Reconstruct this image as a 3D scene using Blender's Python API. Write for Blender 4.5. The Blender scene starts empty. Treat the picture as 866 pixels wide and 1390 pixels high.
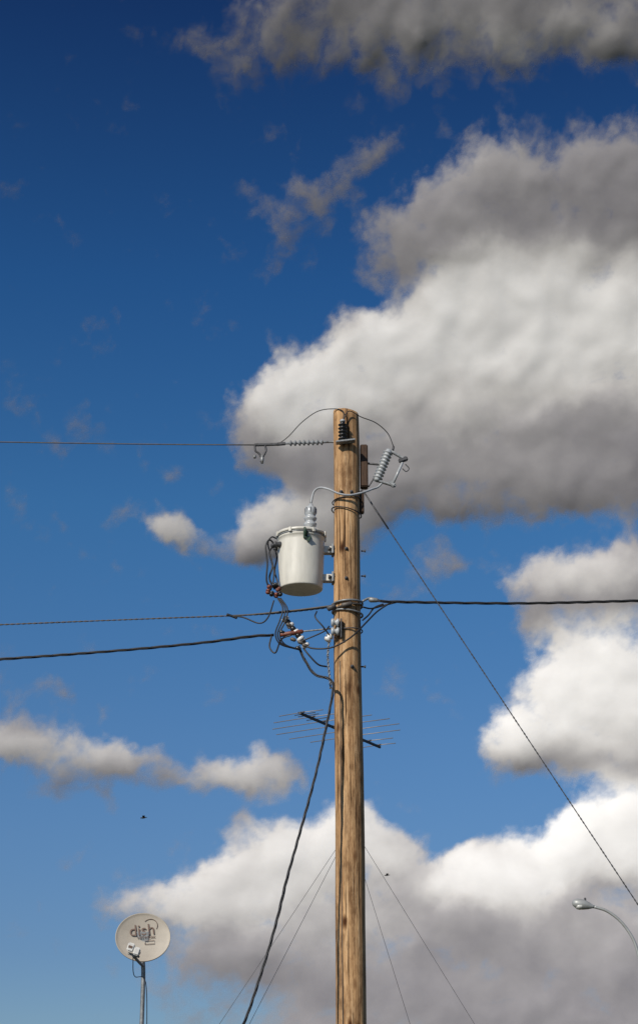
import bpy, bmesh, math, random
import numpy as np
from mathutils import Vector, Matrix, noise
random.seed(7)
scene = bpy.context.scene
scene.view_settings.view_transform = 'Standard'
scene.view_settings.look = 'None'
scene.view_settings.exposure = 0

# ------------------------------------------------------------------ camera
CAM = Vector((0, -18, 1.6)); TILT = math.radians(21); F = 2400.0
cam_d = bpy.data.cameras.new("camera"); cam = bpy.data.objects.new("camera", cam_d)
scene.collection.objects.link(cam)
cam.location = CAM; cam.rotation_euler = (math.pi/2 + TILT, 0, 0)
cam_d.sensor_fit = 'VERTICAL'; cam_d.sensor_height = 36; cam_d.lens = F/1390*36
cam_d.clip_end = 9000
scene.camera = cam

def ray(px, py):
    X = (px-433)/F; Y = (695-py)/F
    return Vector((X, math.cos(TILT)-Y*math.sin(TILT), math.sin(TILT)+Y*math.cos(TILT)))
def W(px, py, y=0.0):
    """survey helper: photo bearing -> world position on the vertical plane at depth y"""
    d = ray(px, py); return CAM + d*((y-CAM.y)/d.y)

# ------------------------------------------------------------------ sun
SUN_AZ = math.radians(215); SUN_EL = math.radians(34)
sd = Vector((math.sin(SUN_AZ)*math.cos(SUN_EL), math.cos(SUN_AZ)*math.cos(SUN_EL), math.sin(SUN_EL)))
s = bpy.data.lights.new("sun", 'SUN'); so = bpy.data.objects.new("sun", s); scene.collection.objects.link(so)
s.energy = 4.3; s.angle = math.radians(.5); s.color = (1, .93, .83)
so.rotation_euler = (-sd).to_track_quat('-Z', 'Y').to_euler(); so.location = sd*60

# ------------------------------------------------------------------ cumulus: relief geometry 4 km away, lit by the sun, with light and shade also painted in
def q_of(px, py):
    d = ray(px, py).normalized(); return (math.atan2(d.x, d.y)*24, math.asin(d.z)*24)
# bearing x, y, radius x, y, rotation deg, weight
DENS = [
 # top band
 (340,45,110,60,10,.38),(450,40,150,80,0,.52),(600,40,170,78,0,.62),(760,25,170,70,4,.70),(880,15,120,68,0,.66),
 (640,-40,420,70,0,.70),
 # grey upper deck, right
 (600,300,110,80,15,.62),(660,245,110,80,20,.68),(760,275,190,110,5,.85),(860,250,130,105,0,.85),(530,335,60,50,30,.45),(700,340,200,90,0,1),
 # bright cumulus
 (640,450,190,100,12,1),(760,430,200,130,0,1),(520,490,150,80,20,1),(430,525,115,70,15,1),(365,550,75,55,15,.85),(880,450,140,160,0,1),
 (600,560,240,130,0,1),(780,590,220,110,0,1),(480,600,160,80,0,.95),(660,640,200,70,0,.85),(840,640,140,75,0,.88),(410,610,90,60,0,.75),
 (375,712,90,52,8,.85),(460,690,110,55,0,.8),(320,738,55,32,0,.65),(560,675,110,45,0,.7),
 # wisps
 (390,290,75,60,55,.40),(470,240,90,40,35,.30),(235,722,52,28,-12,.72),(245,635,40,28,30,.28),(75,565,70,50,-30,.28),(170,695,45,20,0,.26),
 (600,750,60,28,10,.36),(45,945,65,28,10,.28),(330,1125,45,26,0,.40),(510,190,70,35,30,.28),(470,440,50,40,0,.3),
 # right, middle
 (800,780,110,56,5,.85),(740,795,58,44,0,.7),(870,770,80,60,0,.85),(810,835,110,44,0,.75),
 # right cumulus
 (780,935,100,75,10,1),(860,930,110,85,0,1),(710,1000,80,48,25,.95),(790,1010,130,52,0,.95),(870,1015,90,65,0,.9),
 # left band
 (30,1000,90,36,8,.72),(120,1022,110,34,5,.72),(210,1030,90,32,0,.6),(330,1055,100,36,-4,.7),(270,1045,60,22,-4,.45),(380,1040,50,26,0,.5),(110,1065,60,26,0,.35),
 # bottom bank
 (420,1150,100,60,15,.95),(500,1150,95,55,-15,1),(330,1195,110,50,20,.85),(250,1235,110,42,15,.75),(175,1225,60,26,10,.45),(450,1230,200,60,0,.85),(580,1215,110,55,-5,.85),
 (700,1205,120,70,20,1),(790,1155,115,70,15,1),(870,1145,110,75,0,1),(640,1195,70,38,10,.9),(760,1270,260,80,0,1),(520,1320,320,60,0,.85),(330,1290,110,50,0,.7),(850,1380,300,90,0,.9),(560,1400,300,60,0,.8),
]
# sunlit cloud parts, painted in as lighter colour
LITE = [
 (640,430,200,95,12,.9),(760,420,200,110,0,.85),(500,490,170,75,20,.8),(400,525,110,70,15,.7),(880,440,150,110,0,.75),(650,500,260,90,0,.5),(600,600,250,80,0,.25),
 (370,700,100,50,0,.5),(450,700,100,50,0,.3),
 (600,320,90,60,0,.15),(640,210,120,50,0,.22),(620,50,220,70,0,.30),(800,50,160,60,0,.25),
 (790,770,140,50,0,.5),(790,920,130,90,10,.95),(870,920,100,100,0,.8),(700,985,90,60,20,.75),(800,1010,140,60,0,.35),
 (80,1010,200,45,4,.45),(330,1045,100,45,0,.5),(235,718,60,30,0,.5),
 (420,1140,130,70,15,.65),(500,1135,110,60,-10,.55),(300,1210,150,60,15,.5),(400,1230,220,80,0,.4),(720,1165,130,65,20,.85),(810,1120,120,65,15,.95),(880,1120,90,75,0,.85),(640,1195,80,40,0,.65),(760,1230,220,60,0,.25),
]
rng = np.random.RandomState(11)
perm = np.tile(rng.permutation(256), 2); gang = rng.rand(256)*2*np.pi; GX, GY = np.cos(gang), np.sin(gang)
def perlin(x, y):
    xi = np.floor(x).astype(int); yi = np.floor(y).astype(int); xf = x-xi; yf = y-yi
    u = xf**3*(xf*(xf*6-15)+10); v = yf**3*(yf*(yf*6-15)+10); xi &= 255; yi &= 255
    def g(ix, iy, dx, dy):
        k = perm[perm[ix & 255]+(iy & 255)]; return GX[k]*dx+GY[k]*dy
    a = g(xi, yi, xf, yf); b = g(xi+1, yi, xf-1, yf); c = g(xi, yi+1, xf, yf-1); d = g(xi+1, yi+1, xf-1, yf-1)
    return (a+(b-a)*u+((c+(d-c)*u)-(a+(b-a)*u))*v)*1.4
def fbm(x, y, f, o, gain=.5, billow=False):
    s = 0; a = 1.0; t = 0
    for i in range(o):
        ca, sa = math.cos(.6*i+.3), math.sin(.6*i+.3)
        n = perlin((x*ca-y*sa)*f+17.3*i+3, (x*sa+y*ca)*f+9.1*i+50)
        s = s+a*((np.abs(n)*2-.55) if billow else n); t += a; a *= gain; f *= 2.03
    return s/t
def masses(x, y, blobs, infl=1.3):
    acc = np.zeros_like(x)
    for (bx_, by_, rx, ry, rot, wt) in blobs:
        cx_, cy_ = q_of(bx_, by_); a = math.radians(rot); dx = x-cx_; dy = y-cy_
        u = (dx*math.cos(a)+dy*math.sin(a))/(rx/100*infl); v = (-dx*math.sin(a)+dy*math.cos(a))/(ry/100*infl)
        t = np.clip((1.0-np.sqrt(u*u+v*v))/.8, 0, 1); b = wt*t*t*(3-2*t); acc = acc+b-acc*b
    return acc
NX, NY = 560, 860
AZ = np.linspace(-.27, .27, NX); EL = np.linspace(.03, .70, NY)
az, elv = np.meshgrid(AZ, EL); qx = az*24; qy = elv*24
def blur(a, sig_q):
    fx = np.fft.fftfreq(a.shape[1], 12.96/NX); fy = np.fft.fftfreq(a.shape[0], 16.08/NY)
    k = np.exp(-2*(np.pi*sig_q)**2*(fx[None, :]**2+fy[:, None]**2)); return np.real(np.fft.ifft2(np.fft.fft2(a)*k))
wx = fbm(qx, qy, .9, 7, .56)*.60; wy = fbm(qx+31, qy+7, .9, 7, .54)*.42
S = masses(qx+wx, qy+wy, DENS)
bil = fbm(qx+wx*.5, qy+wy*.5, 1.5, 5, .55, True)
fb = fbm(qx*.85+5+wx*.4, qy-8+wy*.4, 1.5, 8, .60)
D = S+.28*bil+.62*fb
tone = masses(qx+wx*1.0, qy+wy*1.0, LITE)+.16*fbm(qx*.8+wx*.5, qy+wy*.5, 1.8, 5, .55)
body = np.clip((S*1.0+.22*bil+.2*fb-.15)/1.1, 0, 1)
Hh = .22*blur(body, .26)+.07*blur(body, .10)+.022*blur(bil, .06)*np.clip(D, 0, 1)
R = 4000.0; rad = R-Hh*R/24*1.0
co = np.stack([np.sin(az)*np.cos(elv)*rad, np.cos(az)*np.cos(elv)*rad, np.sin(elv)*rad], -1).reshape(-1, 3)
idx = np.arange(NX*NY).reshape(NY, NX)
quads = np.stack([idx[:-1, :-1], idx[1:, :-1], idx[1:, 1:], idx[:-1, 1:]], -1).reshape(-1, 4)
quads = quads[D.reshape(-1)[quads].max(1) > -.08]
used = np.unique(quads); remap = -np.ones(NX*NY, dtype=int); remap[used] = np.arange(len(used))
me = bpy.data.meshes.new("clouds")
me.from_pydata(co[used].tolist(), [], remap[quads].tolist()); me.update()
me.polygons.foreach_set("use_smooth", np.ones(len(me.polygons), dtype=bool))
for nm, arr in (("cloud_cover", D), ("cloud_lit", tone)):
    at = me.attributes.new(nm, 'FLOAT', 'POINT'); at.data.foreach_set("value", arr.reshape(-1)[used].astype(np.float32))
clouds = bpy.data.objects.new("clouds", me); scene.collection.objects.link(clouds)
mc = bpy.data.materials.new("cloud_vapour"); mc.use_nodes = True; t = mc.node_tree; n = t.nodes; l = t.links; n.clear()
def math_(op, a, b=None, c=None):
    x = n.new("ShaderNodeMath"); x.operation = op
    for i, v in enumerate((a, b, c)):
        if v is None: continue
        if isinstance(v, (int, float)): x.inputs[i].default_value = v
        else: l.new(v, x.inputs[i])
    return x.outputs[0]
ad = n.new("ShaderNodeAttribute"); ad.attribute_name = "cloud_cover"; at = n.new("ShaderNodeAttribute"); at.attribute_name = "cloud_lit"
tcn = n.new("ShaderNodeTexCoord")
nz = n.new("ShaderNodeTexNoise"); nz.inputs["Scale"].default_value = .03; nz.inputs["Detail"].default_value = 5; nz.inputs["Roughness"].default_value = .65
l.new(tcn.outputs["Object"], nz.inputs["Vector"]); nzc = math_('SUBTRACT', nz.outputs["Fac"], .5)
mr = n.new("ShaderNodeMapRange"); mr.interpolation_type = 'SMOOTHSTEP'; mr.inputs["From Min"].default_value = .10; mr.inputs["From Max"].default_value = .80
l.new(math_('MULTIPLY_ADD', nzc, .30, ad.outputs["Fac"]), mr.inputs["Value"])
cr = n.new("ShaderNodeValToRGB"); e = cr.color_ramp.elements
e[0].position = 0; e[0].color = (.27, .26, .28, 1); e[1].position = 1; e[1].color = (.90, .885, .87, 1)  # shaded grey to sunlit white, painted into the cloud colour
x = e.new(.3); x.color = (.40, .385, .395, 1); x = e.new(.65); x.color = (.67, .65, .635, 1)
l.new(math_('MULTIPLY_ADD', nzc, .12, math_('MULTIPLY_ADD', at.outputs["Fac"], .92, .08)), cr.inputs[0])
df = n.new("ShaderNodeBsdfDiffuse"); l.new(cr.outputs[0], df.inputs["Color"])
tr = n.new("ShaderNodeBsdfTransparent"); mx = n.new("ShaderNodeMixShader")
l.new(mr.outputs["Result"], mx.inputs[0]); l.new(tr.outputs[0], mx.inputs[1]); l.new(df.outputs[0], mx.inputs[2])
o = n.new("ShaderNodeOutputMaterial"); l.new(mx.outputs[0], o.inputs["Surface"])
me.materials.append(mc)

# ------------------------------------------------------------------ world: clear polarised daylight sky
w = bpy.data.worlds.new("World"); scene.world = w; w.use_nodes = True
nt = w.node_tree; N = nt.nodes; N.clear()
sky = N.new("ShaderNodeTexSky"); sky.sky_type = 'NISHITA'; sky.sun_disc = False
sky.sun_elevation = SUN_EL; sky.sun_rotation = SUN_AZ; sky.air_density = 1.0; sky.dust_density = .6; sky.ozone_density = 2.0
tcw = N.new("ShaderNodeTexCoord"); sp = N.new("ShaderNodeSeparateXYZ"); nt.links.new(tcw.outputs["Generated"], sp.inputs[0])
pr = N.new("ShaderNodeValToRGB"); e = pr.color_ramp.elements
e[0].position = 0; e[0].color = (.50, .60, .72, 1); e[1].position = .62; e[1].color = (.08, .20, .43, 1)
for p_, c_ in ((.12, (.38, .51, .70)), (.18, (.38, .55, .75)), (.235, (.37, .58, .79)), (.36, (.27, .60, .85)), (.475, (.16, .45, .75))):
    x = e.new(p_); x.color = (*c_, 1)
nt.links.new(sp.outputs[2], pr.inputs[0])
mul = N.new("ShaderNodeVectorMath"); mul.operation = 'MULTIPLY'; nt.links.new(sky.outputs[0], mul.inputs[0]); nt.links.new(pr.outputs[0], mul.inputs[1])
bg = N.new("ShaderNodeBackground"); bg.inputs["Strength"].default_value = .1
nt.links.new(mul.outputs[0], bg.inputs["Color"])
out = N.new("ShaderNodeOutputWorld"); nt.links.new(bg.outputs[0], out.inputs[0])

# ------------------------------------------------------------------ materials
def mat(name, base, rough=0.6, metal=0.0, var=0.15, scale=8.0, stretch=(1,1,1), bump=0.0, dark=None):
    m = bpy.data.materials.new(name); m.use_nodes = True
    nt = m.node_tree; n = nt.nodes; l = nt.links
    b = n["Principled BSDF"]
    b.inputs["Roughness"].default_value = rough; b.inputs["Metallic"].default_value = metal
    tc = n.new("ShaderNodeTexCoord"); mp = n.new("ShaderNodeMapping"); mp.inputs["Scale"].default_value = stretch
    l.new(tc.outputs["Object"], mp.inputs["Vector"])
    nz = n.new("ShaderNodeTexNoise"); nz.inputs["Scale"].default_value = scale; nz.inputs["Detail"].default_value = 6
    nz.inputs["Roughness"].default_value = 0.65
    l.new(mp.outputs[0], nz.inputs["Vector"])
    cr = n.new("ShaderNodeValToRGB")
    d = dark if dark else tuple(c*(1-var*2) for c in base)
    cr.color_ramp.elements[0].position = 0.3; cr.color_ramp.elements[0].color = (*d, 1)
    cr.color_ramp.elements[1].position = 0.62; cr.color_ramp.elements[1].color = (*base, 1)
    l.new(nz.outputs["Fac"], cr.inputs[0]); l.new(cr.outputs[0], b.inputs["Base Color"])
    if bump:
        bp = n.new("ShaderNodeBump"); bp.inputs["Strength"].default_value = bump; bp.inputs["Distance"].default_value = 0.01
        l.new(nz.outputs["Fac"], bp.inputs["Height"]); l.new(bp.outputs[0], b.inputs["Normal"])
    return m

def wood_mat():
    m = bpy.data.materials.new("weathered_pine"); m.use_nodes = True
    nt = m.node_tree; n = nt.nodes; l = nt.links; b = n["Principled BSDF"]
    b.inputs["Roughness"].default_value = 0.85
    b.inputs["Specular IOR Level"].default_value = 0.2
    tc = n.new("ShaderNodeTexCoord")
    def nz(sc, st, det=6, rough=.6, dist=0.0):
        mp = n.new("ShaderNodeMapping"); mp.inputs["Scale"].default_value = st
        l.new(tc.outputs["Object"], mp.inputs["Vector"])
        t = n.new("ShaderNodeTexNoise"); t.inputs["Scale"].default_value = sc; t.inputs["Detail"].default_value = det
        t.inputs["Roughness"].default_value = rough; t.inputs["Distortion"].default_value = dist
        l.new(mp.outputs[0], t.inputs["Vector"]); return t.outputs["Fac"]
    def ramp(src, stops):
        c = n.new("ShaderNodeValToRGB"); e = c.color_ramp.elements
        e[0].position, e[0].color = stops[0][0], (*stops[0][1], 1)
        e[1].position, e[1].color = stops[-1][0], (*stops[-1][1], 1)
        for p, col in stops[1:-1]:
            x = e.new(p); x.color = (*col, 1)
        l.new(src, c.inputs[0]); return c.outputs[0]
    def mix(a, bb, mode='MULTIPLY', f=1.0):
        x = n.new("ShaderNodeMix"); x.data_type = 'RGBA'; x.blend_type = mode
        x.inputs[0].default_value = f
        l.new(a, x.inputs[6]); l.new(bb, x.inputs[7]); return x.outputs[2]
    grain = nz(1.0, (26, 26, 1.1), 8, .7, .6)
    blot = nz(1.0, (8, 8, 2.2), 6, .7)
    crack = nz(1.0, (55, 55, 0.9), 3, .5, .3)
    rough = nz(1.0, (45, 45, 9), 5, .7)
    col = ramp(grain, [(.30, (.15, .08, .037)), (.43, (.35, .205, .10)), (.55, (.49, .31, .16)), (.72, (.66, .48, .30))])
    bl = ramp(blot, [(.36, (.46, .41, .37)), (.48, (.90, .88, .86)), (.64, (1.15, 1.12, 1.06))])
    col = mix(col, bl)
    rg = ramp(rough, [(.36, (.58, .53, .49)), (.5, (1, 1, 1))])
    col = mix(col, rg, f=.8)
    ck = ramp(crack, [(.33, (.16, .12, .09)), (.395, (1, 1, 1))])
    col = mix(col, ck)
    mp = n.new("ShaderNodeMapping"); mp.inputs["Scale"].default_value = (5.5, 5.5, 2.4)
    l.new(tc.outputs["Object"], mp.inputs["Vector"])
    v = n.new("ShaderNodeTexVoronoi"); v.inputs["Scale"].default_value = 1.0; l.new(mp.outputs[0], v.inputs["Vector"])
    kn = ramp(v.outputs["Distance"], [(.08, (.16, .09, .05)), (.13, (.45, .38, .33)), (.22, (1, 1, 1))])
    col = mix(col, kn)
    l.new(col, b.inputs["Base Color"])
    ad = n.new("ShaderNodeMath"); ad.operation = 'ADD'
    l.new(grain, ad.inputs[0]); l.new(ck, ad.inputs[1])
    bp = n.new("ShaderNodeBump"); bp.inputs["Strength"].default_value = .8; bp.inputs["Distance"].default_value = .012
    l.new(ad.outputs[0], bp.inputs["Height"]); l.new(bp.outputs[0], b.inputs["Normal"])
    return m

M_WOOD = wood_mat()
M_DWOOD = mat("dark_stained_wood", (.075, .04, .022), .85, 0, .3, 10, (6, 6, 1), .5)
M_CREAM = mat("grey_cream_enamel", (.66, .635, .56), .38, 0, .09, 5, (3, 3, .6), .03)
M_PORC = mat("grey_porcelain", (.40, .42, .43), .25, 0, .1, 12)
M_POLY = mat("grey_polymer", (.22, .235, .25), .55, 0, .2, 20)
M_BLACKINS = mat("black_polymer", (.015, .016, .018), .35, 0, .1, 20)
M_WHITE = mat("white_porcelain", (.72, .71, .68), .25, 0, .1, 20)
M_GALV = mat("galvanised_steel", (.30, .31, .31), .55, .5, .25, 30, bump=.1)
M_DSTEEL = mat("weathered_steel", (.10, .10, .105), .6, .4, .3, 25, bump=.1)
M_ALU = mat("aluminium_wire", (.12, .105, .09), .6, .3, .2, 15)
M_BLACK = mat("black_insulation", (.012, .012, .014), .5, 0, .2, 12)
M_LEAD = mat("grey_insulated_lead", (.38, .40, .42), .5, 0, .15, 15)
M_RED = mat("red_brown_terminal", (.20, .055, .03), .5, 0, .3, 30)
M_GREEN = mat("dark_green_tag", (.012, .045, .022), .5, 0, .2, 30)
M_DISH = mat("dish_paint", (.42, .375, .31), .6, 0, .08, 6)
M_INK = mat("brown_print", (.16, .10, .075), .6, 0, .1, 20)
M_ANT = mat("antenna_aluminium", (.30, .27, .23), .5, .4, .15, 10)
M_LAMP = mat("lamp_grey_paint", (.36, .37, .36), .45, .2, .1, 4)
M_GLASS = mat("lamp_lens", (.55, .55, .52), .2, 0, .05, 4)
M_STUCCO = mat("stucco", (.42, .35, .26), .95, 0, .1, 12, bump=.3)
M_ROOF = mat("roof_shingle", (.06, .05, .045), .9, 0, .3, 14, bump=.5)
M_TRIM = mat("white_trim", (.7, .69, .66), .5, 0, .05, 6)
M_WIN = mat("window_glass", (.03, .04, .05), .08, 0, .05, 3)
M_GROUND = mat("dry_grass_ground", (.11, .095, .05), .95, 0, .3, 1.2, bump=.5, dark=(.05, .055, .025))
M_CONC = mat("concrete", (.36, .34, .31), .9, 0, .12, 5, bump=.2)
M_ASPH = mat("asphalt", (.052, .052, .054), .9, 0, .15, 30, bump=.3)
M_PAINTY = mat("yellow_road_paint", (.6, .42, .05), .7, 0, .15, 12)
M_BIRD = mat("bird_feathers", (.03, .028, .026), .8, 0, .2, 30)

# ------------------------------------------------------------------ builders
PARENT = None
def group(name, loc=(0,0,0)):
    global PARENT
    e = bpy.data.objects.new(name, None); scene.collection.objects.link(e)
    e.location = loc; e.empty_display_size = .2
    PARENT = e; return e
def add(name, verts, faces, m, smooth=True, parent='cur'):
    p = PARENT if parent == 'cur' else parent
    off = p.location if p else Vector((0,0,0))
    me = bpy.data.meshes.new(name)
    me.from_pydata([tuple(Vector(v)-off) for v in verts], [], faces); me.update()
    bm = bmesh.new(); bm.from_mesh(me); bmesh.ops.recalc_face_normals(bm, faces=bm.faces); bm.to_mesh(me); bm.free()
    if smooth:
        for f in me.polygons: f.use_smooth = True
    me.materials.append(m)
    o = bpy.data.objects.new(name, me); scene.collection.objects.link(o)
    if p: o.parent = p
    return o
def catmull(pts, sub=8):
    pts = [Vector(p) for p in pts]
    if len(pts) < 3: return pts
    out = []
    P = [pts[0]*2-pts[1]] + pts + [pts[-1]*2-pts[-2]]
    for i in range(1, len(P)-2):
        a, b, c, d = P[i-1:i+3]
        for s in range(sub):
            t = s/sub
            out.append(.5*((2*b)+(c-a)*t+(2*a-5*b+4*c-d)*t*t+(3*b-a-3*c+d)*t**3))
    out.append(pts[-1]); return out
def frames(pts):
    T = []
    for i in range(len(pts)):
        t = pts[min(i+1, len(pts)-1)]-pts[max(i-1, 0)]
        T.append(t.normalized())
    up = Vector((0,0,1)) if abs(T[0].z) < .9 else Vector((1,0,0))
    N = [(up-T[0]*up.dot(T[0])).normalized()]
    for i in range(1, len(pts)):
        v = N[-1]-T[i]*N[-1].dot(T[i]); N.append(v.normalized())
    return T, N
def tube_geo(pts, r, seg=8):
    T, N = frames(pts); vs = []; fs = []
    for i, p in enumerate(pts):
        B = T[i].cross(N[i]); rr = r(i/(len(pts)-1)) if callable(r) else r
        for k in range(seg):
            a = 2*math.pi*k/seg; vs.append(p+(N[i]*math.cos(a)+B*math.sin(a))*rr)
    for i in range(len(pts)-1):
        for k in range(seg):
            a = i*seg+k; b = i*seg+(k+1)%seg; fs.append((a, b, b+seg, a+seg))
    fs.append(tuple(range(seg))[::-1]); fs.append(tuple((len(pts)-1)*seg+k for k in range(seg)))
    return vs, fs
def tube(name, pts, r, m, seg=8, smooth=True, sub=8):
    pts = catmull(pts, sub) if smooth else [Vector(p) for p in pts]
    return add(name, *tube_geo(pts, r, seg), m)
def resample(pts, step):
    out = [pts[0]]; acc = 0
    for a, b in zip(pts, pts[1:]):
        L = (b-a).length; d = step-acc
        while d <= L:
            out.append(a.lerp(b, d/L)); d += step
        acc = L-(d-step)
    out.append(pts[-1]); return out
def twisted(name, pts, r, m, strands=3, pitch=.35, off=None, step=.035):
    pts = resample(catmull(pts, 10), step); off = off or r*1.15
    T, N = frames(pts)
    for s in range(strands):
        q = []
        for i, p in enumerate(pts):
            a = 2*math.pi*(i*step/pitch+s/strands)+.8*noise.noise(Vector((i*step*.8, 0, 0))); B = T[i].cross(N[i])
            q.append(p+(N[i]*math.cos(a)+B*math.sin(a))*off*(1+.25*noise.noise(Vector((i*step*1.5, 5, 0)))))
        add(name+"_strand", *tube_geo(q, r, 6), m)
def lathe(name, p0, p1, prof, m, seg=24):
    """prof: list of (t along p0->p1, radius)"""
    p0 = Vector(p0); p1 = Vector(p1); ax = p1-p0; T = ax.normalized()
    up = Vector((0,0,1)) if abs(T.z) < .9 else Vector((0,1,0))
    N = (up-T*up.dot(T)).normalized(); B = T.cross(N); vs = []; fs = []
    for t, r in prof:
        for k in range(seg):
            a = 2*math.pi*k/seg; vs.append(p0+ax*t+(N*math.cos(a)+B*math.sin(a))*max(r, 1e-4))
    for i in range(len(prof)-1):
        for k in range(seg):
            a = i*seg+k; b = i*seg+(k+1)%seg; fs.append((a, b, b+seg, a+seg))
    fs.append(tuple(range(seg))); fs.append(tuple((len(prof)-1)*seg+k for k in range(seg)))
    return add(name, vs, fs, m)
def sheds(n, rc, rs, ends=.06):
    pr = [(0, rc*.9), (ends, rc)]
    w = (1-2*ends)/n
    for i in range(n):
        a = ends+i*w
        pr += [(a+w*.1, rc), (a+w*.38, rs*.93), (a+w*.5, rs), (a+w*.6, rs*.9), (a+w*.8, rc)]
    pr += [(1-ends, rc), (1, rc*.9)]
    return pr
def box(name, c, size, m, rot=(0,0,0), bev=.004, dirx=None):
    bm = bmesh.new(); bmesh.ops.create_cube(bm, size=1)
    bmesh.ops.scale(bm, vec=size, verts=bm.verts)
    if bev: bmesh.ops.bevel(bm, geom=bm.edges[:], offset=bev, segments=2, affect='EDGES')
    R = Matrix.Rotation(rot[2], 4, 'Z') @ Matrix.Rotation(rot[1], 4, 'Y') @ Matrix.Rotation(rot[0], 4, 'X')
    if dirx is not None:
        R = Vector(dirx).to_track_quat('X', 'Z').to_matrix().to_4x4()
    bmesh.ops.transform(bm, matrix=Matrix.Translation(Vector(c)) @ R, verts=bm.verts)
    bm.verts.index_update()
    vs = [v.co.copy() for v in bm.verts]; fs = [tuple(v.index for v in f.verts) for f in bm.faces]; bm.free()
    return add(name, vs, fs, m, smooth=False)
def bar(name, a, b, w, h, m):
    a = Vector(a); b = Vector(b)
    return box(name, (a+b)/2, ((b-a).length, w, h), m, dirx=(b-a), bev=min(w, h)*.2)

# ------------------------------------------------------------------ utility pole
TOP = W(469, 561); BOT = W(476, 1300)
def axis(z):
    t = (z-BOT.z)/(TOP.z-BOT.z); return Vector((BOT.x+(TOP.x-BOT.x)*t, 0, z))
def prad(z): return .156-(.156-.139)*(z/TOP.z)
def shaft(zt, axf, radf, m, seed=0, seg=56):
    vs = []; fs = []; n = 150
    for i in range(n+1):
        z = -.3+(zt+.3)*i/n; c = axf(z)
        wob = Vector((noise.noise(Vector((seed, 0, z*.5))), noise.noise(Vector((seed+9, 3, z*.5))), 0))*.012
        for k in range(seg):
            a = 2*math.pi*k/seg; d = Vector((math.cos(a), math.sin(a), 0))
            r = radf(z)*(1+.035*noise.noise(Vector((d.x*1.3+seed, d.y*1.3, z*.9)))+.025*noise.noise(Vector((d.x*9, d.y*9, z*.7))))
            zz = z
            if i == n: zz = z-.02*d.x+.008*noise.noise(d*4); r *= .985
            vs.append(c+wob+d*r+Vector((0,0,zz-z)))
    for i in range(n):
        for k in range(seg):
            a = i*seg+k; b = i*seg+(k+1)%seg; fs.append((a, b, b+seg, a+seg))
    fs.append(tuple(n*seg+k for k in range(seg)))
    return add("shaft", vs, fs, m)
pole = group("utility_pole")
shaft(TOP.z, axis, prad, M_WOOD, 3)
def wrap(name, py, r, m, tilt=0.0, lift=.004):
    z = W(475, py, -.14).z; c = axis(z); rr = prad(z)*1.02+r+lift; pts = []
    for k in range(41):
        a = 2*math.pi*k/40; pts.append(c+Vector((math.cos(a)*rr, math.sin(a)*rr, math.cos(a)*tilt)))
    return tube(name, pts, r, m, 6, False)
wrap("tie_wire", 674, .006, M_DSTEEL, .02)
wrap("tie_wire", 690, .007, M_BLACK, -.04, .01)
wrap("steel_band", 815, .012, M_GALV, .01)
wrap("steel_band", 821, .010, M_ALU, .03)
wrap("steel_band", 828, .011, M_GALV, -.02)
wrap("tie_wire", 853, .007, M_DSTEEL, .01)
# side block and hardware
box("side_block", W(494, 634, .03), (.085, .12, .50), M_DWOOD, bev=.01)
box("side_block_tail", W(491, 682, .03), (.05, .08, .26), M_DWOOD, bev=.01)
for py in (612, 650, 748, 782, 905):
    p = W(490, py, .0); lathe("bolt", p, p+Vector((.05, 0, 0)), [(0, .009), (.7, .009), (.72, .016), (1, .016)], M_DSTEEL, 8)
for px, py in ((461, 600), (477, 668), (463, 668), (470, 745), (470, 785), (478, 905)):
    p = W(px, py, -.135); lathe("bolt_head", p, p+Vector((0, -.03, 0)), [(0, .020), (.5, .020), (.52, .011), (1, .011)], M_DSTEEL, 8)
# front arrester at the pole head
a = W(465, 600, -.2); b = W(465, 573, -.2)
lathe("pole_head_insulator", a, b, sheds(5, .026, .05), M_BLACKINS)
lathe("pole_head_cap", b, b+Vector((0,0,.035)), [(0, .03), (.6, .03), (1, .012)], M_PORC, 16)
bar("pole_head_bracket", W(456, 601, -.19), W(482, 598, -.19), .09, .02, M_GALV)
# jumper over the pole top
tube("jumper", [W(378, 603, 0), W(392, 592, -.02), W(410, 573, -.04), W(432, 558, -.06), W(455, 555, -.1), W(466, 559, -.18), W(466, 570, -.2)], .0055, M_BLACK, 6)
tube("jumper", [W(466, 570, -.2), W(474, 558, -.18), W(490, 566, -.12), W(510, 574, -.05), W(526, 588, 0), W(534, 606, 0)], .0055, M_BLACK, 6)
tube("jumper", [W(486, 600, -.02), W(474, 597, -.17), W(466, 592, -.2)], .005, M_BLACK, 6)
# ground wire
tube("ground_wire", [Vector((axis(z).x-.085, -math.sqrt(max(prad(z)**2-.085**2, 0))-.008, z)) for z in [TOP.z-2.9-.4*i for i in range(16)] if z > 0], .0035, M_ALU, 6)
# secondary spools on the pole
for py in (846, 858):
    p = W(455, py, -.13); lathe("spool_insulator", p-Vector((.045, .02, 0)), p+Vector((.045, -.02, 0)), [(0, .02), (.05, .042), (.3, .045), (.42, .026), (.58, .026), (.7, .045), (.95, .042), (1, .02)], M_PORC, 20)
bar("spool_clevis", W(463, 840, -.17), W(463, 866, -.17), .05, .014, M_DSTEEL)
lathe("spool_insulator", W(449, 862, -.1), W(443, 870, -.1), [(0, .03), (.3, .045), (.5, .025), (.7, .045), (1, .03)], M_WHITE, 20)
lathe("tap_connector", W(463, 822, -.18), W(478, 819, -.18), [(0, .01), (.1, .026), (.9, .026), (1, .01)], M_ALU, 10)
lathe("tap_connector", W(444, 827, -.1), W(456, 822, -.12), [(0, .01), (.1, .03), (.9, .03), (1, .01)], M_DSTEEL, 10)

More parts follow.
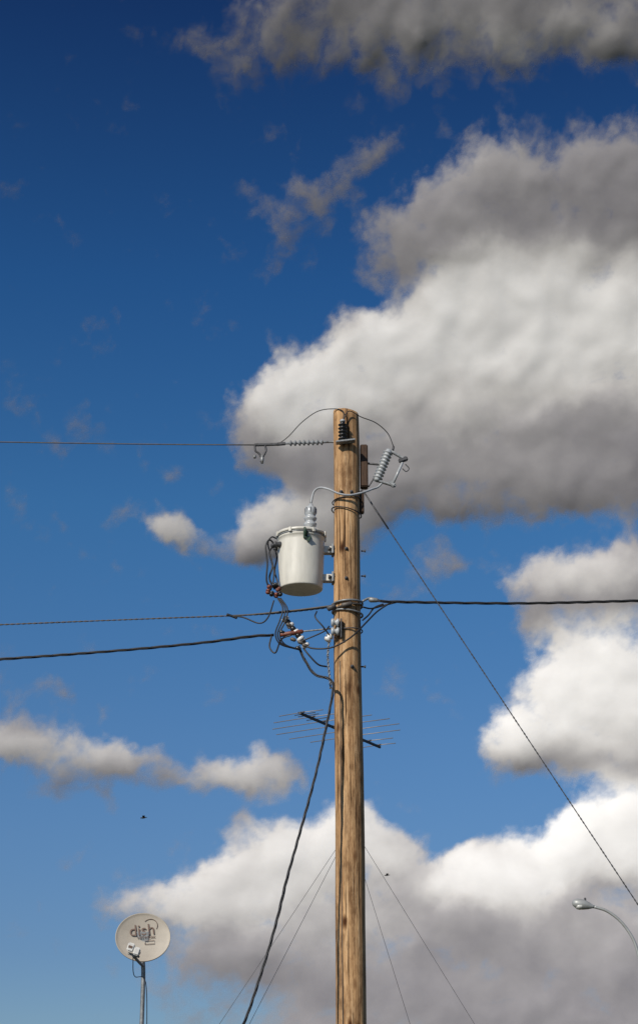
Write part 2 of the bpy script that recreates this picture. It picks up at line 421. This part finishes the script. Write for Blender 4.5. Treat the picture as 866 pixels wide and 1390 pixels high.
# ------------------------------------------------------------------ strain insulator
group("strain_insulator", W(418, 601))
lathe("sheds", W(386, 602), W(446, 600), sheds(8, .013, .034, .1), M_POLY, 20)
tube("eye_link", [W(444, 600), W(450, 600), W(458, 600)], .012, M_GALV, 8)
bar("shackle", W(376, 603), W(388, 602), .03, .035, M_DSTEEL)
bar("dead_end_clamp", W(345, 604), W(378, 603), .03, .03, M_DSTEEL)
tube("clamp_tail", [W(346, 604), W(347, 612), W(352, 616), W(356, 624), W(354, 627)], .011, M_DSTEEL, 8)
tube("clamp_tail", [W(360, 604), W(361, 612), W(357, 620)], .012, M_DSTEEL, 8)
lathe("u_bolt_nut", W(356, 618), W(356, 629), [(0, .014), (.5, .02), (1, .014)], M_GALV, 8)
lathe("u_bolt_nut", W(346, 618), W(346, 622), [(0, .014), (.5, .018), (1, .014)], M_GALV, 8)

# ------------------------------------------------------------------ fuse cutout
group("fuse_cutout", W(530, 635))
A = W(528, 611); B = W(511, 653)
lathe("porcelain_body", A, B, [(t, r) for t, r in sheds(9, .036, .056, .05)], M_PORC, 28)
bar("top_arm", W(526, 610), W(552, 625), .04, .025, M_GALV)
bar("top_contact", W(541, 626), W(553, 622), .05, .05, M_DSTEEL)
tube("fuse_tube", [W(546, 628, -.01), W(533, 657, -.01)], .014, M_PORC, 10, False)
tube("pull_ring", [W(550, 630, -.02), W(555, 636, -.02), W(551, 640, -.02), W(546, 636, -.02)], .006, M_DSTEEL, 6)
bar("bottom_hinge", W(510, 652), W(537, 660), .04, .022, M_GALV)
bar("hinge_block", W(528, 654), W(536, 660), .05, .05, M_GALV)
bar("mounting_strap", W(498, 629, .02), W(519, 631, .0), .03, .018, M_DSTEEL)
tube("mounting_strap", [W(500, 661, 0), W(510, 645, 0), W(517, 634, 0)], .008, M_DSTEEL, 6)
tube("line_terminal", [W(534, 606), W(533, 612)], .012, M_DSTEEL, 8, False)

# ------------------------------------------------------------------ transformer
group("pole_transformer", W(408, 768))
tc = W(408.5, 730); zt = tc.z; zb = W(408.5, 801).z; cx = tc.x+.003; rT = .258
C0 = Vector((cx, 0, zb)); C1 = Vector((cx, 0, zt)); H = zt-zb
lathe("tank", C0, C1, [(0, rT*.82), (.004, rT*.87), (.012, rT*.895), (.03, rT*.905), (.25, rT*.93), (.55, rT*.955), (.86, rT*.975), (.93, rT*.98), (.935, rT*1.0), (1, rT*1.0)], M_CREAM, 72)
lathe("lid", C1+Vector((0,0,.002)), C1+Vector((0,0,.075)), [(0, rT*1.03), (.05, rT*1.06), (.38, rT*1.06), (.45, rT*1.03), (.6, rT*.92), (.85, rT*.5), (1, .03)], M_CREAM, 72)
lathe("lid_band", C1+Vector((0,0,-.018)), C1+Vector((0,0,.001)), [(0, rT*1.005), (.2, rT*1.025), (.8, rT*1.025), (1, rT*1.005)], M_GALV, 72)
bu0 = W(421, 719, -.06); bu1 = W(422, 684, -.06)
lathe("bushing_base", bu0-Vector((0,0,.04)), bu0+Vector((0,0,.02)), [(0, .07), (.5, .07), (.6, .05), (1, .05)], M_CREAM, 24)
lathe("high_voltage_bushing", bu0, bu1, [(0, .05), (.1, .052), (.15, .066), (.22, .07), (.28, .05), (.33, .05), (.38, .066), (.44, .07), (.5, .05), (.55, .052), (.6, .062), (.85, .058), (.92, .03), (1, .02)], M_PORC, 28)
for k in range(8):
    a = 2*math.pi*k/8; d = Vector((math.cos(a), math.sin(a), 0))
    p = bu0.lerp(bu1, .72)+d*.056; box("bushing_rib", p, (.02, .006, .06), M_DSTEEL, rot=(0, 0, a), bev=.001)
lathe("bushing_stud", bu1, bu1+Vector((0,0,.05)), [(0, .012), (1, .012)], M_GALV, 10)
# lid clamps / lifting lug / tag
lug = Vector((cx+.05, -rT*.985, zt-.075))
tube("lifting_lug", [lug, lug+Vector((0, -.035, .015)), lug+Vector((.0, -.05, .05)), lug+Vector((-.01, -.045, .085))], .012, M_GREEN, 8)
box("lug_plate", lug+Vector((.0, -.008, .02)), (.05, .016, .09), M_GREEN, bev=.004)
box("lug_plate", lug+Vector((.035, -.004, -.03)), (.035, .014, .06), M_GREEN, rot=(0, .5, 0), bev=.003)
for k in (200, 245, 300, 340, 20, 120):
    a = math.radians(k); d = Vector((math.cos(a), math.sin(a), 0)); box("lid_clamp", C1+d*rT*1.07+Vector((0,0,.01)), (.015, .03, .05), M_CREAM, rot=(0, 0, a), bev=.003)
for py in (747, 785):
    zz = W(447, py).z
    box("hanger_bracket", (cx+rT*.96+.045, -.03, zz), (.16, .012, .075), M_CREAM, bev=.003)
    box("hanger_bracket", (cx+rT*.96+.045, .05, zz), (.16, .012, .075), M_CREAM, bev=.003)
    box("hanger_plate", (axis(zz).x-prad(zz)-.012, 0, zz), (.022, .15, .11), M_GALV, bev=.003)
    lathe("hanger_bolt", (axis(zz).x-prad(zz)-.06, -.05, zz), (axis(zz).x-prad(zz)+.02, -.05, zz), [(0, .02), (.3, .02), (.31, .012), (1, .012)], M_DSTEEL, 8)
# low voltage bushings, left
for i, (px, py, yy) in enumerate(((380, 739, -.12), (377, 741, -.02), (380, 745, .1))):
    p = W(px, py, yy); q = p+Vector((-.07, -.02, 0))
    lathe("low_voltage_bushing", p+Vector((.04, .02, 0)), q, [(0, .03), (.4, .035), (.6, .022), (.8, .03), (1, .018)], M_DSTEEL, 16)
tube("low_voltage_lead", [W(373, 739, -.12), W(366, 733, -.14), W(361, 742, -.16), W(363, 765, -.16), W(362, 788, -.15), W(368, 801, -.14)], .010, M_BLACK, 8)
tube("low_voltage_lead", [W(371, 741, -.02), W(366, 750, -.05), W(370, 768, -.1), W(366, 785, -.12), W(373, 800, -.12)], .010, M_BLACK, 8)
tube("low_voltage_lead", [W(373, 745, .1), W(376, 757, .02), W(373, 775, -.08), W(377, 790, -.12), W(379, 803, -.12)], .009, M_BLACK, 8)
tube("low_voltage_lead", [W(375, 731, -.1), W(369, 729, -.12), W(364, 737, -.12), W(368, 757, -.13), W(372, 775, -.14), W(370, 797, -.14)], .008, M_BLACK, 8)
for i, (px, py) in enumerate(((366, 797), (373, 794), (378, 800), (369, 806), (375, 808), (380, 806), (364, 803))):
    p = W(px, py, -.13-.02*(i % 2)); d = Vector((random.uniform(-1, 1), random.uniform(-.6, .6), random.uniform(-1, 1))).normalized()*.03
    lathe("terminal_block", p-d, p+d, [(0, .01), (.15, .024), (.45, .026), (.5, .018), (.55, .026), (.85, .024), (1, .01)], M_RED if i % 2 == 0 else M_BLACKINS, 10)
box("terminal_bar", W(377, 797, -.1), (.07, .03, .04), M_DSTEEL, rot=(0, .4, 0))
# primary lead: cutout -> bushing
tube("primary_lead", [W(519, 655), W(513, 661), W(505, 664, -.05), W(494, 668, -.14), W(475, 672, -.19), W(460, 670, -.2), W(446, 664, -.18), W(434, 662, -.12), W(426, 668, -.08), W(422, 684, -.06)], .0115, M_LEAD, 10)

# ------------------------------------------------------------------ tap assembly left of pole
group("service_connector", W(400, 860))
a = W(386, 838, -.1); b = W(417, 879, -.1)
for i in range(9):
    p = a.lerp(b, i/9); q = a.lerp(b, (i+.92)/9)
    lathe("banded_insulator", p, q, [(0, .022), (.15, .042 if i % 2 == 0 else .030), (.85, .042 if i % 2 == 0 else .030), (1, .022)], M_WHITE if i % 2 == 0 else M_BLACKINS, 18)
lathe("red_splice", W(380, 862, -.12), W(412, 857, -.12), [(0, .01), (.05, .024), (.95, .024), (1, .01)], M_RED, 12)
tube("guy_rod", [W(412, 857, -.12), W(432, 855, -.12), W(452, 853, -.12)], .009, M_GALV, 8)
for k in range(3):
    tube("loop_lead", [W(377+2*k, 812, -.13), W(384+3*k, 826, -.15), W(380+k*4, 842, -.15), W(374+k*3, 860, -.13), W(380+k*3, 874, -.12), W(398+k*2, 880, -.1), W(407, 882-k*3, -.1)], .008, M_BLACK, 8)
tube("loop_lead", [W(310, 836, 0), W(330, 838, -.02), W(352, 846, -.06), W(364, 838, -.1), W(372, 815, -.13)], .008, M_BLACK, 8)
tube("loop_lead", [W(369, 862, 0), W(366, 878, -.03), W(374, 886, -.06), W(382, 868, -.1), W(396, 862, -.14)], .009, M_BLACK, 8)
tube("loop_lead", [W(412, 875, -.12), W(424, 880, -.16), W(445, 880, -.2), W(462, 874, -.21), W(480, 862, -.2), W(497, 845, -.12), W(512, 830, -.03), W(530, 818, 0)], .009, M_BLACK, 8)
tube("loop_lead", [W(405, 872, -.12), W(420, 866, -.15), W(440, 857, -.16), W(447, 850, -.14)], .008, M_BLACK, 8)
tube("loop_lead", [W(447, 862, -.14), W(438, 850, -.17), W(428, 838, -.14), W(430, 830, -.1)], .008, M_BLACK, 8)
tube("loop_lead", [W(492, 842, -.1), W(500, 835, -.05), W(508, 825, -.02), W(520, 820, 0)], .009, M_BLACK, 8)
tube("loop_lead", [W(412, 880, -.1), W(420, 890, -.12), W(432, 902, -.12), W(444, 905, -.1)], .009, M_BLACK, 8)
for px, py in ((408, 872), (405, 880), (414, 876), (383, 858), (392, 848), (398, 868)):
    p = W(px, py, -.13); lathe("crimp", p-Vector((.03, 0, -.01)), p+Vector((.03, 0, -.012)), [(0, .008), (.2, .02), (.8, .02), (1, .008)], M_BLACKINS if px % 2 else M_ALU, 10)
# bare twisted neutral hanging beside pole
twisted("bare_neutral", [W(447, 868, -.1), W(445, 890, -.1), W(447, 915, -.1), W(449, 935, -.1)], .006, M_GALV, 2, .09, step=.012)

# ------------------------------------------------------------------ lines
XL, XR = -32.0, 30.0
def span(p0, p1, xe, ze, n=30):
    """continue from p0->p1 as a sagging span to x=xe, z=ze"""
    s0 = (p1.z-p0.z)/(p1.x-p0.x); L = xe-p1.x; k = (ze-p1.z-s0*L)/(L*L)
    return [Vector((p1.x+L*i/n, 0, p1.z+s0*L*i/n+k*(L*i/n)**2)) for i in range(1, n+1)]
group("power_line", W(200, 602))
p = [W(346, 604), W(200, 603), W(0, 600)]
tube("conductor", p+span(p[1], p[2], XL, 9.7), .0068, M_ALU, 8, True, 3)
group("power_line", W(200, 840))
p = [W(452, 824, -.08), W(400, 830, -.03), W(345, 834.5), W(200, 840), W(0, 848)]
twisted("conductor", p+span(p[3], p[4], XL, 7.6), .0046, M_ALU, 2, .12, step=.03)
tube("preformed_grip", [W(452, 822, -.1), W(400, 828.5, -.04), W(345, 834), W(312, 836)], .0095, M_ALU, 8)
tube("tail", [W(308, 834), W(314, 836), W(322, 839)], .014, M_BLACK, 8)
group("service_cable", W(200, 880))
p = [W(372, 862), W(340, 864), W(270, 873), W(150, 884), W(0, 895)]
twisted("insulated", p+span(p[3], p[4], XL, 7.2), .0078, M_BLACK, 3, .62)
group("service_cable", W(700, 818))
p = [W(512, 815.5), W(540, 817), W(700, 819), W(866, 815.5)]
twisted("insulated", p+span(p[2], p[3], XR, 7.9), .0078, M_BLACK, 3, .62)
tube("dead_end_link", [W(492, 816, -.02), W(502, 812), W(514, 815)], .013, M_GALV, 8)
lathe("wedge_clamp", W(500, 814), W(514, 815), [(0, .012), (.2, .03), (.8, .024), (1, .012)], M_GALV, 12)
tube("tail", [W(540, 817), W(520, 822), W(504, 826, -.04), W(492, 824, -.1)], .009, M_BLACK, 8)
# service drop down to the house
group("service_drop", W(430, 1040))
p = [W(407, 882, -.1), W(416, 900, -.12), W(428, 916, -.15), W(443, 920, -.2), W(452, 928, -.25), W(450, 950, -.3), W(441, 995, -.4), W(430, 1045, -.5), W(417, 1095, -.6), W(403, 1145, -.7), W(389, 1195, -.8), W(377, 1245, -.9), W(362, 1298, -1.0), W(338, 1372, -1.15), W(326, 1400, -1.25)]
twisted("insulated", p, .0072, M_BLACK, 3, .50, step=.03)
DROP_END = p[-1]
# guy wire
group("guy_wire", W(497, 668))
g0 = W(494, 668, -.02); g1 = W(866, 1229, 0); d = g1-g0; gg = g0+d*(g0.z/-d.z)
twisted("strand", [g0, g0.lerp(gg, .5), gg], .0042, M_DSTEEL, 2, .1, step=.04)
lathe("anchor_rod", gg, gg-d.normalized()*.6, [(0, .012), (.9, .012), (.92, .03), (1, .03)], M_GALV, 10)
tube("grip", [g0, g0+d.normalized()*.5], .009, M_DSTEEL, 8, False)

# far poles of the same line (outside the frame)
for X in (XL, XR):
    group("utility_pole", (X, 0, 0))
    shaft(10.1, lambda z, X=X: Vector((X, 0, z)), prad, M_WOOD, X, 24)
    bar("crossarm", (X-.05, -1.1, 9.6), (X-.05, 1.1, 9.6), .1, .12, M_DWOOD)
    lathe("insulator", (X, 0, 9.66), (X, 0, 9.9), sheds(4, .03, .06), M_PORC, 16)

# ------------------------------------------------------------------ tv antenna behind
group("tv_antenna", W(476, 990, 6))
n0 = W(407, 968, 5.0); n1 = W(516, 1015, 6.95); n1.z = n0.z
bd = (n1-n0).normalized(); el = Vector((-bd.y, bd.x, 0)); el = el if el.x > 0 else -el
bar("boom", n0, n1, .03, .035, M_DSTEEL)
for i, t in enumerate((.02, .14, .27, .40, .54, .68, .84, .97)):
    c = n0.lerp(n1, t)+Vector((0, 0, .02)); L = [.35, .60, .80, .92, .90, .74, .42, .30][i]
    dz = Vector((0, 0, .008))
    tube("element", [c-el*L-dz, c, c+el*L*.95-dz], .0056, M_ANT, 6, False)
    lathe("element_clip", c-el*.05, c+el*.05, [(0, .012), (1, .012)], M_DSTEEL, 8)
for i, t in enumerate((.06, .10, .20)):
    c = n0.lerp(n1, t)+Vector((0, 0, .02)); tube("director", [c-el*.16, c+el*.16], .006, M_DSTEEL, 6, False)
mt = n0.lerp(n1, .62); tube("mast", [mt+Vector((0, .03, .12)), Vector((mt.x, mt.y+.03, 0))], .021, M_GALV, 10, False)
ga = Vector((mt.x, mt.y+.03, W(476, 1120, mt.y).z))
for px, py, yy in ((385, 1300, 4.6), (358, 1300, 7.0), (577, 1282, 5.2), (529, 1302, 7.2)):
    s = ga if px != 529 else ga-Vector((0, 0, .15)); q = W(px, py, yy); dd = q-s; tube("mast_guy", [s, s+dd*(s.z/-dd.z)], .0032, M_DSTEEL, 5, False)

# ------------------------------------------------------------------ satellite dish
dc = W(194.5, 1272, -1.3)
dish = group("satellite_dish", dc)
nrm = Vector((.10, -.95, .20)).normalized()
Xd = Vector((0,0,1)).cross(nrm); Xd = -Xd if Xd.x < 0 else Xd; Xd.normalize(); Yd = nrm.cross(Xd); Yd = -Yd if Yd.z < 0 else Yd
ra, rb = .255, .232
vs = []; fs = []; nr, ns = 10, 64
def dp(u, v, off=0): # u,v in -1..1
    return dc+Xd*(u*ra)+Yd*(v*rb)+nrm*((u*u+v*v-1)*.035+off)
rings = [(0.001+.96*i/nr, 0) for i in range(nr+1)]+[(.985, .004), (1.0, .0), (1.0, -.012), (.985, -.018)]+[(.97*(1-i/6)+.002, -.018) for i in range(7)]
for r, off in rings:
    for k in range(ns):
        a = 2*math.pi*k/ns; vs.append(dp(r*math.cos(a), r*math.sin(a), off))
for i in range(len(rings)-1):
    for k in range(ns):
        a = i*ns+k; b = i*ns+(k+1)%ns; fs.append((a, b, b+ns, a+ns))
add("reflector", vs, fs, M_DISH)
def dtext(txt, u, v, size, rot=0.0):
    c = bpy.data.curves.new("lettering", 'FONT'); c.body = txt; c.size = size; c.align_x = 'CENTER'; c.align_y = 'CENTER'; c.extrude = .001
    o = bpy.data.objects.new("lettering", c); scene.collection.objects.link(o)
    R = Matrix((Xd, Yd, nrm)).transposed().to_4x4() @ Matrix.Rotation(rot, 4, 'Z')
    o.matrix_world = Matrix.Translation(dp(u, v, .014)-dc) @ R; c.materials.append(M_INK); o.parent = dish
    return o
dtext("dish", -.04, .30, .15, .10)
dtext("NETWORK", .12, .02, .034, .05)
arc = [dp(.25+.26*math.cos(a), .50+.26*math.sin(a), .006) for a in [math.radians(x) for x in range(-30, 150, 10)]]
tube("logo_arc", arc, .0025, M_INK, 5, False)
bx = [dp(u, v, .008) for u, v in ((.08, -.26), (.42, -.24), (.42, -.10), (.08, -.12), (.08, -.26))]
tube("logo_frame", bx, .0025, M_INK, 5, False)
lnb = W(181, 1289, -1.62)
tube("feed_arm", [dp(0, -1.0, -.03), dc+Yd*-.30+nrm*.1, lnb+Vector((.0, .03, -.05))], .013, M_GALV, 8)
for dx, dz, s in ((-.02, .02, 1), (.035, -.015, .9)):
    q = lnb+Vector((dx, 0, dz)); box("lnb_housing", q, (.065*s, .09, .08*s), M_WHITE, rot=(.1, .3, .1), bev=.01)
    lathe("feed_horn", q+Vector((0, .04, 0)), q+Vector((0, .09, .0)), [(0, .02), (.6, .022), (1, .027)], M_DISH, 20)
box("lnb_label", lnb+Vector((-.02, -.048, .02)), (.035, .004, .02), M_INK, rot=(.1, .3, .1), bev=0)
box("lnb_bracket", lnb+Vector((.005, .03, -.045)), (.11, .03, .02), M_GALV, rot=(0, .3, 0), bev=.003)
ROOF = 2.86
box("back_bracket", dc-nrm*.07, (.12, .08, .14), M_GALV)
tube("mast", [dc-nrm*.1+Vector((0,0,.02)), dc-nrm*.13+Vector((0, .02, -.12)), dc+Vector((.0, .16, -.35)), Vector((dc.x, dc.y+.16, ROOF-.02))], .02, M_GALV, 12)
box("foot", (dc.x, dc.y+.16, ROOF+.012), (.2, .2, .02), M_GALV)
tube("coax", [lnb+Vector((0, .02, -.06)), lnb+Vector((.01, .1, -.22)), dc+Vector((.03, .1, -.4)), Vector((dc.x+.05, dc.y+.2, ROOF+.01))], .004, M_BLACK, 6)

# ------------------------------------------------------------------ street lamp
yl = 42
group("street_lamp", W(874, 1390, yl))
h0 = W(776, 1225, yl); h1 = W(806, 1231, yl)
lathe("luminaire", h0, h1, [(0, .02), (.05, .10), (.2, .16), (.5, .17), (.75, .12), (.93, .06), (1, .05)], M_LAMP, 24)
hl = h0.lerp(h1, .34)-Vector((0, 0, .06)); lathe("lens", hl, hl-Vector((0, 0, .13)), [(0, .17), (.5, .15), (.85, .1), (1, .03)], M_GLASS, 24)
lathe("photocell", h0.lerp(h1, .6)+Vector((0,0,.14)), h0.lerp(h1, .6)+Vector((0,0,.24)), [(0, .04), (1, .035)], M_DSTEEL, 12)
pb = W(872, 1330, yl)
tube("arm", [h1, W(822, 1236, yl), W(838, 1247, yl), W(851, 1262, yl), W(861, 1280, yl), W(868, 1305, yl), pb], .05, M_LAMP, 10)
lathe("column", Vector((pb.x, yl, 0)), pb+Vector((0,0,.3)), [(0, .2), (.03, .2), (.032, .12), (1, .07)], M_LAMP, 20)

# ------------------------------------------------------------------ houses
def house(name, x0, x1, y0, y1, h, gable=0):
    group(name, ((x0+x1)/2, (y0+y1)/2, 0)); cxx, cyy = (x0+x1)/2, (y0+y1)/2
    box("walls", (cxx, cyy, h/2), (x1-x0, y1-y0, h), M_STUCCO, bev=.02)
    if gable:
        o = .5; a = [(x0-o, y0-o, h+.01), (x1+o, y0-o, h+.01), (x1+o, y1+o, h+.01), (x0-o, y1+o, h+.01), (x0-o, cyy, h+gable), (x1+o, cyy, h+gable)]
        add("roof", a, [(0, 1, 5, 4), (2, 3, 4, 5), (0, 4, 3), (1, 2, 5), (3, 2, 1, 0)], M_ROOF, False)
        bar("fascia", (x0-o, y0-o-.02, h+.03), (x1+o, y0-o-.02, h+.03), .03, .16, M_TRIM)
    else:
        box("roof", (cxx, cyy, h+.03), (x1-x0+.1, y1-y0+.1, .05), M_ROOF, bev=.005)
    nx = 3
    for i in range(nx):
        X = x0+(i+.5)*(x1-x0)/nx
        if i == 1:
            box("door", (X, y0-.02, 1.03), (.9, .05, 2.05), M_DWOOD); box("door_frame", (X, y0-.01, 2.12), (1.1, .07, .1), M_TRIM)
        else:
            box("window_frame", (X, y0-.015, 1.5), (1.3, .06, 1.1), M_TRIM); box("window", (X, y0-.045, 1.5), (1.15, .02, .95), M_WIN, bev=0)
            box("window_mullion", (X, y0-.06, 1.5), (.05, .02, .95), M_TRIM, bev=0)
house("stucco_house", -9.0, -.55, -1.75, 5.0, ROOF-.06)
lathe("service_mast", Vector((DROP_END.x, -1.3, ROOF-.05)), Vector((DROP_END.x, -1.3, DROP_END.z+.02)), [(0, .03), (.9, .03), (1, .05)], M_GALV, 12)
house("gable_house", 5.7, 17.0, 12.5, 20.5, 2.6, 1.0)

# ------------------------------------------------------------------ ground, road
PARENT = None
def sheet(name, x0, x1, y0, y1, z, m):
    return add(name, [(x0, y0, z), (x1, y0, z), (x1, y1, z), (x0, y1, z)], [(0, 1, 2, 3)], m, False)
sheet("ground", -3000, 3000, -3000, 3000, 0, M_GROUND)
box("sidewalk", (0, -14.2, .07), (200, 1.6, .14), M_CONC, bev=.01)
sheet("road", -300, 300, -26, -15.1, .004, M_ASPH)
box("kerb", (0, -15.06, .06), (200, .12, .15), M_CONC, bev=.01)
sheet("road_marking", -300, 300, -20.6, -20.48, .008, M_PAINTY)

# ------------------------------------------------------------------ birds
for px, py, yy in ((195, 1110, 40), (525, 1188, 52)):
    c = W(px, py, yy); group("flying_bird", c)
    lathe("body", c-Vector((.10, 0, .01)), c+Vector((.11, 0, .01)), [(0, .004), (.1, .022), (.2, .016), (.35, .03), (.6, .028), (.85, .012), (1, .02)], M_BIRD, 10)
    add("wings", [c+Vector(v) for v in ((-.03, 0, .01), (.04, 0, .01), (.06, -.12, .05), (-.01, -.22, .02), (-.03, -.12, .05), (.06, .12, .05), (-.01, .22, .02), (-.03, .12, .05))], [(0, 1, 2, 4), (4, 2, 3), (1, 0, 7, 5), (5, 7, 6)], M_BIRD)
